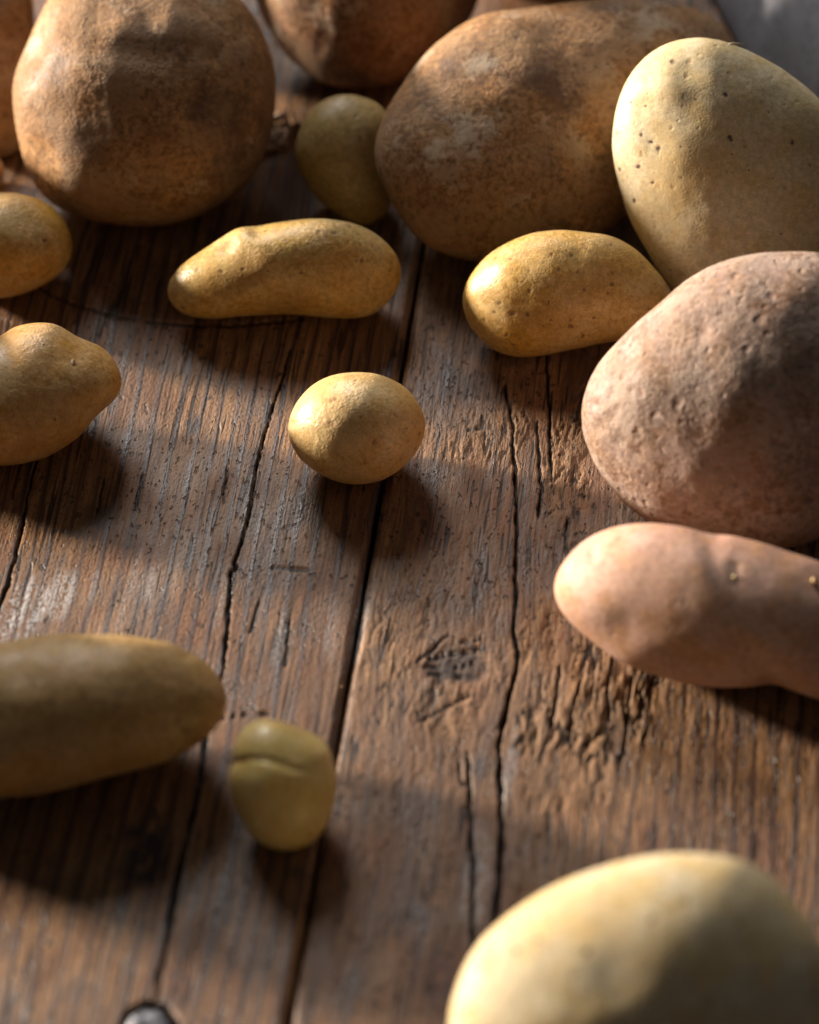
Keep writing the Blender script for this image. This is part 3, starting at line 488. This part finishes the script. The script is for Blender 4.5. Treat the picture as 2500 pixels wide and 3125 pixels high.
INFO = {
 'p1': ('brown_potato', 'huge dusty brown potato with folds at the upper left'),
 'p2': ('brown_potato', 'brown potato at the top left corner behind the huge dusty one'),
 'p3': ('brown_potato', 'dark sliver of a small potato at the left edge above the yellow potato end'),
 'p4': ('yellow_potato', 'rounded yellow potato end at the left edge below the huge brown potato'),
 'p5': ('yellow_potato', 'pear shaped ochre potato with a blunt nose and raised pimples at the left edge'),
 'p6': ('yellow_potato', 'long dull ochre potato entering from the left beside the two lobed small one'),
 'p7': ('yellow_potato', 'small glossy two lobed yellow potato with a crease across it'),
 'p8': ('yellow_potato', 'long finger shaped yellow potato lying across the shaded upper plank'),
 'p9': ('yellow_potato', 'small greenish egg shaped potato in shade between the two big brown ones'),
 'p10': ('brown_potato', 'reddish brown potato in deep shade at the top behind the small greenish one'),
 'p11': ('brown_potato', 'long big brown potato with gritty soil reaching behind the pale spotted potato'),
 'p12': ('brown_potato', 'shaded brown potato peeking over the big gritty one at the top edge'),
 'p13': ('yellow_potato', 'oval yellow potato with a sunlit end in front of the big gritty brown one'),
 'p14': ('pale_potato', 'tall pale cream potato with dark spots standing on end at the right'),
 'p15': ('mauve_potato', 'large mauve brown pitted potato at the right edge'),
 'p16': ('pink_potato', 'long pink potato with small sprouts in front of the mauve pitted one'),
 'p17': ('pale_potato', 'blurred smooth cream potato in the bottom right corner'),
 'off1': ('brown_potato', 'big brown potato added out of view at the left to shade the long dull ochre one'),
 'off2': ('yellow_potato', 'yellow potato added beyond the left edge to shade the pear shaped ochre one'),
 'off3': ('yellow_potato', 'yellow potato added beyond the left edge to shade the rounded yellow end'),
 'off7': ('brown_potato', 'long brown potato added unseen on the back left heap to block the window'),
 'off8': ('brown_potato', 'long brown potato added unseen on the back right heap to block the window'),
 'off6': ('brown_potato', 'brown potato added unseen behind the huge dusty one to block the sun'),
 'pm': ('yellow_potato', 'small egg shaped golden potato alone in the middle across the plank joint'),
}
# ------------------------------------------------------------------ potato bodies
def cube_sphere(n):
    a = np.tan(np.linspace(-math.pi/4, math.pi/4, n+1)); verts = []; faces = []; off = 0
    g1, g2 = np.meshgrid(a, a); o = np.ones_like(g1)
    for P in ((o, g1, g2), (-o, -g1, g2), (-g1, o, g2), (g1, -o, g2), (g1, g2, o), (-g1, g2, -o)):
        verts.append(np.stack(P, -1).reshape(-1, 3)); i = np.arange((n+1)**2).reshape(n+1, n+1)+off
        faces.append(np.stack([i[:-1, :-1], i[:-1, 1:], i[1:, 1:], i[1:, :-1]], -1).reshape(-1, 4)); off += (n+1)**2
    V = np.concatenate(verts); Fc = np.concatenate(faces); V /= np.linalg.norm(V, axis=1)[:, None]
    key = np.round(V*1e5).astype(np.int64); _, first, inv = np.unique(key, axis=0, return_index=True, return_inverse=True)
    return V[first], inv.ravel()[Fc]
SPH = {n: cube_sphere(n) for n in (56, 84)}
def radius(r, th):
    r = np.array(r); n = len(r); c = np.fft.rfft(r)/n; k = np.arange(len(c)); c = c*np.exp(-(k/16.)**4)
    x = th+math.pi; out = np.full_like(th, c[0].real)
    for i in range(1, len(c)-1): out += 2*(c[i].real*np.cos(i*x)-c[i].imag*np.sin(i*x))
    return out
def vnormals(V, Fc):
    a, b, c, d = (V[Fc[:, i]] for i in range(4)); fn = np.cross(c-a, d-b); N = np.zeros_like(V)
    for i in range(4): np.add.at(N, Fc[:, i], fn)
    return N/np.linalg.norm(N, axis=1)[:, None]
def potato(key, lump=1.):
    p = POTATO[key]; d, Fc = SPH[84 if p['D'] > .018 else 56]
    th = np.arctan2(d[:, 1], d[:, 0]); rho = np.hypot(d[:, 0], d[:, 1]); rr = radius(p['r'], th)
    L = np.stack([rr*rho*np.cos(th), rr*rho*np.sin(th), p['D']*d[:, 2]+p['k']*rr*rho*np.sin(th)+p['k2']*rr*rho*np.cos(th)], -1)
    N = vnormals(L, Fc)
    if (N*L).sum() < 0: Fc = Fc[:, ::-1]; N = -N
    sd = sum(ord(ch) for ch in key)*1.37; front = sstep(-.15, .25, d[:, 2])
    disp = .00075*lump*fbm(L[:, 0]*52+sd, L[:, 1]*52, L[:, 2]*52, 2)*(.35+.65*sstep(.1, .5, np.abs(d[:, 2])))
    disp += .00009*lump*fbm(L[:, 0]*260+sd, L[:, 1]*260, L[:, 2]*260, 3)
    for q in p['dents']:
        if q[0] == 'c':
            dist, f = poly_dist(L[:, 0], L[:, 1], q[1]); fade = np.clip(np.minimum(f, 1-f)*5+.25, 0, 1)
            disp -= q[3]*front*fade*np.exp(-(dist/q[2])**2)
        else:
            dist = np.hypot(L[:, 0]-q[0], L[:, 1]-q[1]); disp -= q[3]*front*np.exp(-(dist/q[2])**2)
    L = L+N*disp[:, None]
    W = L@np.array([p['u'], p['v'], p['w']])+np.array(p['c'])
    base = np.array([p['c'][0], p['c'][1], 0.])
    W[:, 2] -= W[:, 2].min()+.0004-p['z0']
    me = make_mesh(INFO[key][0], W-base, Fc)
    G = W-base
    for nm, f_, n_, of in (('broad', 42, 2, 1.), ('mid', 130, 3, 5.), ('patchy', 33, 3, 9.), ('soil', 55, 4, 13.), ('bloom', 62, 3, 21.)):
        attr(me, nm, .5+.44*fbm(G[:, 0]*f_+sd+of, G[:, 1]*f_+of, G[:, 2]*f_-of, n_))
    o = link(INFO[key][0], me, skin('skin_'+key, **SKINS[key]), None, base)
    return tag(o, INFO[key][1], 'potato', 'potatoes spread over the table')
POT = {k: potato(k, 1.5 if k in ('p1', 'p11', 'p15', 'p2', 'p10', 'p12') else (.5 if k in ('pm', 'p17', 'p9', 'p16') else 1.)) for k in INFO}

# ------------------------------------------------------------------ small pieces on potatoes
def tube(pts, radii, n=10):
    pts = np.array(pts, float); v = []; f = []
    for i, p in enumerate(pts):
        d = pts[min(i+1, len(pts)-1)]-pts[max(i-1, 0)]; d /= np.linalg.norm(d)
        a = np.cross(d, [.3, .2, .9]); a /= np.linalg.norm(a); b = np.cross(d, a)
        for k in range(n):
            q = 2*math.pi*k/n; v.append(p+radii[i]*(a*math.cos(q)+b*math.sin(q)))
    for i in range(len(pts)-1):
        for k in range(n): f.append((i*n+k, i*n+(k+1) % n, (i+1)*n+(k+1) % n, (i+1)*n+k))
    return np.array(v), np.array(f)
def surf_point(key, a, b):
    """point and outward normal on the camera-side surface at local (a, b)"""
    o = POT[key]; me = o.data; p = POTATO[key]; n = len(me.vertices)
    co = np.empty(n*3, np.float32); me.vertices.foreach_get('co', co); co = co.reshape(-1, 3)+np.array(o.location)
    L = (co-np.array(p['c']))@np.array([p['u'], p['v'], p['w']]).T
    d = np.hypot(L[:, 0]-a, L[:, 1]-b)+(L[:, 2]-p['k']*L[:, 1] < 0)*1; i = int(d.argmin())
    return co[i], np.array(me.vertices[i].normal), np.array(o.location)
SPROUT = NT('sprout_skin').finish({'Base Color': (.72, .55, .28, 1), 'Roughness': .45, 'Subsurface Weight': .3, 'Subsurface Scale': .002})

def add_sprout(key, name, ab, length, rad, lean, mat):
    pt, nr, base = surf_point(key, *ab); d = nr*length; pts = []; rs = []
    for i in range(7):
        q = i/6; pts.append(pt-nr*.0006+d*q+np.array(lean)*length*q*q-base); rs.append(rad*(1-.75*q**1.5)+1e-5)
    vv, ff = tube(pts, rs)
    return link(name, make_mesh(name, vv, ff), mat, POT[key])
STUB = NT('dry_root').finish({'Base Color': (.62, .50, .32, 1), 'Roughness': .6})
add_sprout('p16', 'sprout', (0.00111,0.00934), .0013, .0012, (0, 0, -.8), SPROUT)
add_sprout('p16', 'sprout', (0.02263,0.01012), .0020, .0014, (-.3, 0, .3), SPROUT)
add_sprout('p14', 'dry_root', (-0.00340,0.04052), .0022, .0004, (2.0, .2, -1.0), STUB)

# ------------------------------------------------------------------ linen cloth
def cloth():
    w = NT('grey_linen'); oc = w.n('TexCoord').outputs['UV']
    wv1 = w.n('TexWave', {'Vector': oc, 'Scale': 95, 'Distortion': 1.2, 'Detail': 2., 'Detail Scale': 2.}, wave_type='BANDS', bands_direction='X').outputs['Fac']
    wv2 = w.n('TexWave', {'Vector': oc, 'Scale': 95, 'Distortion': 1.2, 'Detail': 2., 'Detail Scale': 2.}, wave_type='BANDS', bands_direction='Y').outputs['Fac']
    wv = w.math('MAXIMUM', wv1, wv2); nz = w.noise(w.n('TexCoord').outputs['Object'], 210, 3, .75)
    c = w.mix(w.ss(w.math('ADD', w.math('MULTIPLY', wv, .4), w.math('MULTIPLY', nz, .6)), .40, .68), (.20, .20, .24), (.70, .70, .80))
    m = w.finish({'Base Color': c, 'Roughness': .85, 'Specular IOR Level': .15, 'Sheen Weight': .25, 'Normal': w.bump(w.math('ADD', wv, w.math('MULTIPLY', nz, 2.)), .0010)})
    edge = np.array([(.088, .330), (.0960, .285), (.1035, .250), (.1095, .226), (.117, .200), (.130, .170), (.146, .142), (.163, .115), (.182, .085)])
    # arc-length resample of the fold's foot
    tt = np.linspace(0, len(edge)-1, 90); ex = np.interp(tt, range(len(edge)), edge[:, 0]); ey = np.interp(tt, range(len(edge)), edge[:, 1])
    tx, ty = np.gradient(ex), np.gradient(ey); ln = np.hypot(tx, ty); nx, ny = -ty/ln, tx/ln      # to the right / back
    if nx.mean() < 0: nx, ny = -nx, -ny
    V = []; NQ = 70
    for j in range(NQ):
        q = j/(NQ-1)
        if q < .35:
            ph = q/.35*math.pi*.62; off = .020*(1-math.cos(ph)); z = .052*math.sin(min(ph, math.pi/2))
            if ph > math.pi/2: z = .052-.004*(1-math.cos(2*(ph-math.pi/2)))
        else:
            off = .020*(1-math.cos(math.pi*.62))+(q-.35)/.65*.15; z = .0508+.004*math.sin((q-.35)*9)
        wr = .004*fbm(tt*.55, np.full_like(tt, q*3.), 2., 3)
        zz = np.maximum(z*(1+.12*noise3(tt*.5, q*2, 7.))+wr*.6*(q > .05), .001)
        V.append(np.stack([ex+nx*(off+wr*.5), ey+ny*(off+wr*.5), zz+.001], -1))
    V = np.array(V); nr, nc = V.shape[:2]; idx = np.arange(nr*nc).reshape(nr, nc)
    f = np.stack([idx[:-1, :-1], idx[:-1, 1:], idx[1:, 1:], idx[1:, :-1]], -1).reshape(-1, 4)
    me = make_mesh('linen_cloth', V.reshape(-1, 3), f)
    uvl = me.uv_layers.new(name='UVMap'); li = np.empty(len(me.loops), np.int32); me.loops.foreach_get('vertex_index', li)
    UV = np.stack([(li % nc)/nc*3, (li//nc)/nr*2.4], -1); uvl.data.foreach_set('uv', UV.astype(np.float32).ravel())
    o = link('linen_cloth', me, m)
    sm = o.modifiers.new('thickness', 'SOLIDIFY'); sm.thickness = .0012; sm.offset = -1
    return tag(o, 'folded blue grey linen cloth in the top right corner behind the pale potato', 'cloth')
cloth()

# ------------------------------------------------------------------ loose splinters behind the small greenish potato
rnd = random.Random(4)
SPL = NT('splinter_wood'); oc = SPL.n('TexCoord').outputs['Object']
SPLM = SPL.finish({'Base Color': SPL.mix(SPL.ss(SPL.noise(SPL.vscale(oc, (300, 1400, 1400)), 1, 3), .4, .65), (.16, .10, .065), (.46, .34, .25)), 'Roughness': .7})
for i, (x, y, ln, rot) in enumerate([(-.0490, .166, .013, 35), (-.0465, .171, .015, 42), (-.0440, .1755, .014, 25), (-.0420, .171, .011, 55), (-.0515, .171, .012, 30), (-.0450, .1805, .013, 40)]):
    a = np.linspace(0, 1, 9); hw = .0016*np.sin(a*math.pi)**.5*(1+.3*np.sin(a*11+i))+.0002; hh = .0011*np.sin(a*math.pi)**.6*(1+.3*np.sin(a*7+2*i))+.0002
    vv = []; ff = []
    for j in range(9):
        for k in range(6):
            q = 2*math.pi*k/6; vv.append(((a[j]-.5)*ln, hw[j]*math.cos(q)+.0008*math.sin(a[j]*5+i), hh[j]*math.sin(q)+.0010+.0006*math.sin(a[j]*4+i)))
    for j in range(8):
        for k in range(6): ff.append((j*6+k, j*6+(k+1) % 6, (j+1)*6+(k+1) % 6, (j+1)*6+k))
    o = link('wood_splinter', make_mesh('wood_splinter', vv, ff), SPLM, None, (x, y, .0002)); o.rotation_euler = (0, 0, R(rot))
    tag(o, 'small pale wood splinter lying between the huge dusty potato and the greenish one', 'splinter', 'splinters between the potatoes')

# ------------------------------------------------------------------ soil crumbs and dust on the boards
CR = NT('dry_soil'); oc = CR.n('TexCoord').outputs['Object']
CRM = CR.finish({'Base Color': CR.mix(CR.ss(CR.noise(oc, 160, 2), .4, .6), (.10, .06, .035), (.40, .29, .19)), 'Roughness': .9, 'Specular IOR Level': .2})
cv = []; cf = []
ico = np.array([(0, 0, 1), (.9, 0, .3), (.28, .85, .3), (-.72, .53, .3), (-.72, -.53, .3), (.28, -.85, .3), (.6, .5, -.5), (-.3, .8, -.5), (-.9, 0, -.5), (-.3, -.8, -.5), (.6, -.5, -.5)])
icf = [(0, 1, 2), (0, 2, 3), (0, 3, 4), (0, 4, 5), (0, 5, 1), (1, 6, 2), (2, 7, 3), (3, 8, 4), (4, 9, 5), (5, 10, 1), (6, 7, 2), (7, 8, 3), (8, 9, 4), (9, 10, 5), (10, 6, 1)]
cents = [(p['c'][0], p['c'][1], max(p['r'])) for p in POTATO.values() if p['z0'] == 0]
for i in range(420):
    if i % 3:
        cx_, cy_, r_ = rnd.choice(cents); a_ = rnd.uniform(0, 6.28); d_ = r_*rnd.uniform(.75, 1.5); x, y = cx_+d_*math.cos(a_), cy_+d_*math.sin(a_)
    else: x, y = rnd.uniform(-.15, .15), rnd.uniform(-.22, .22)
    sz = .00012+.00034*rnd.random()**3; rot = rnd.uniform(0, 6.28); n0 = len(cv)
    for q in ico:
        j = 1+.35*rnd.uniform(-1, 1); cv.append((x+sz*j*(q[0]*math.cos(rot)-q[1]*math.sin(rot)), y+sz*j*(q[0]*math.sin(rot)+q[1]*math.cos(rot)), .00015+sz*(.4+.8*j*q[2])))
    cf += [(a_+n0, b_+n0, c_+n0) for a_, b_, c_ in icf]
tag(link('soil_crumbs', make_mesh('soil_crumbs', cv, cf, False), CRM), 'tiny dry soil crumbs scattered over the boards between the potatoes', 'soil', kind='stuff')
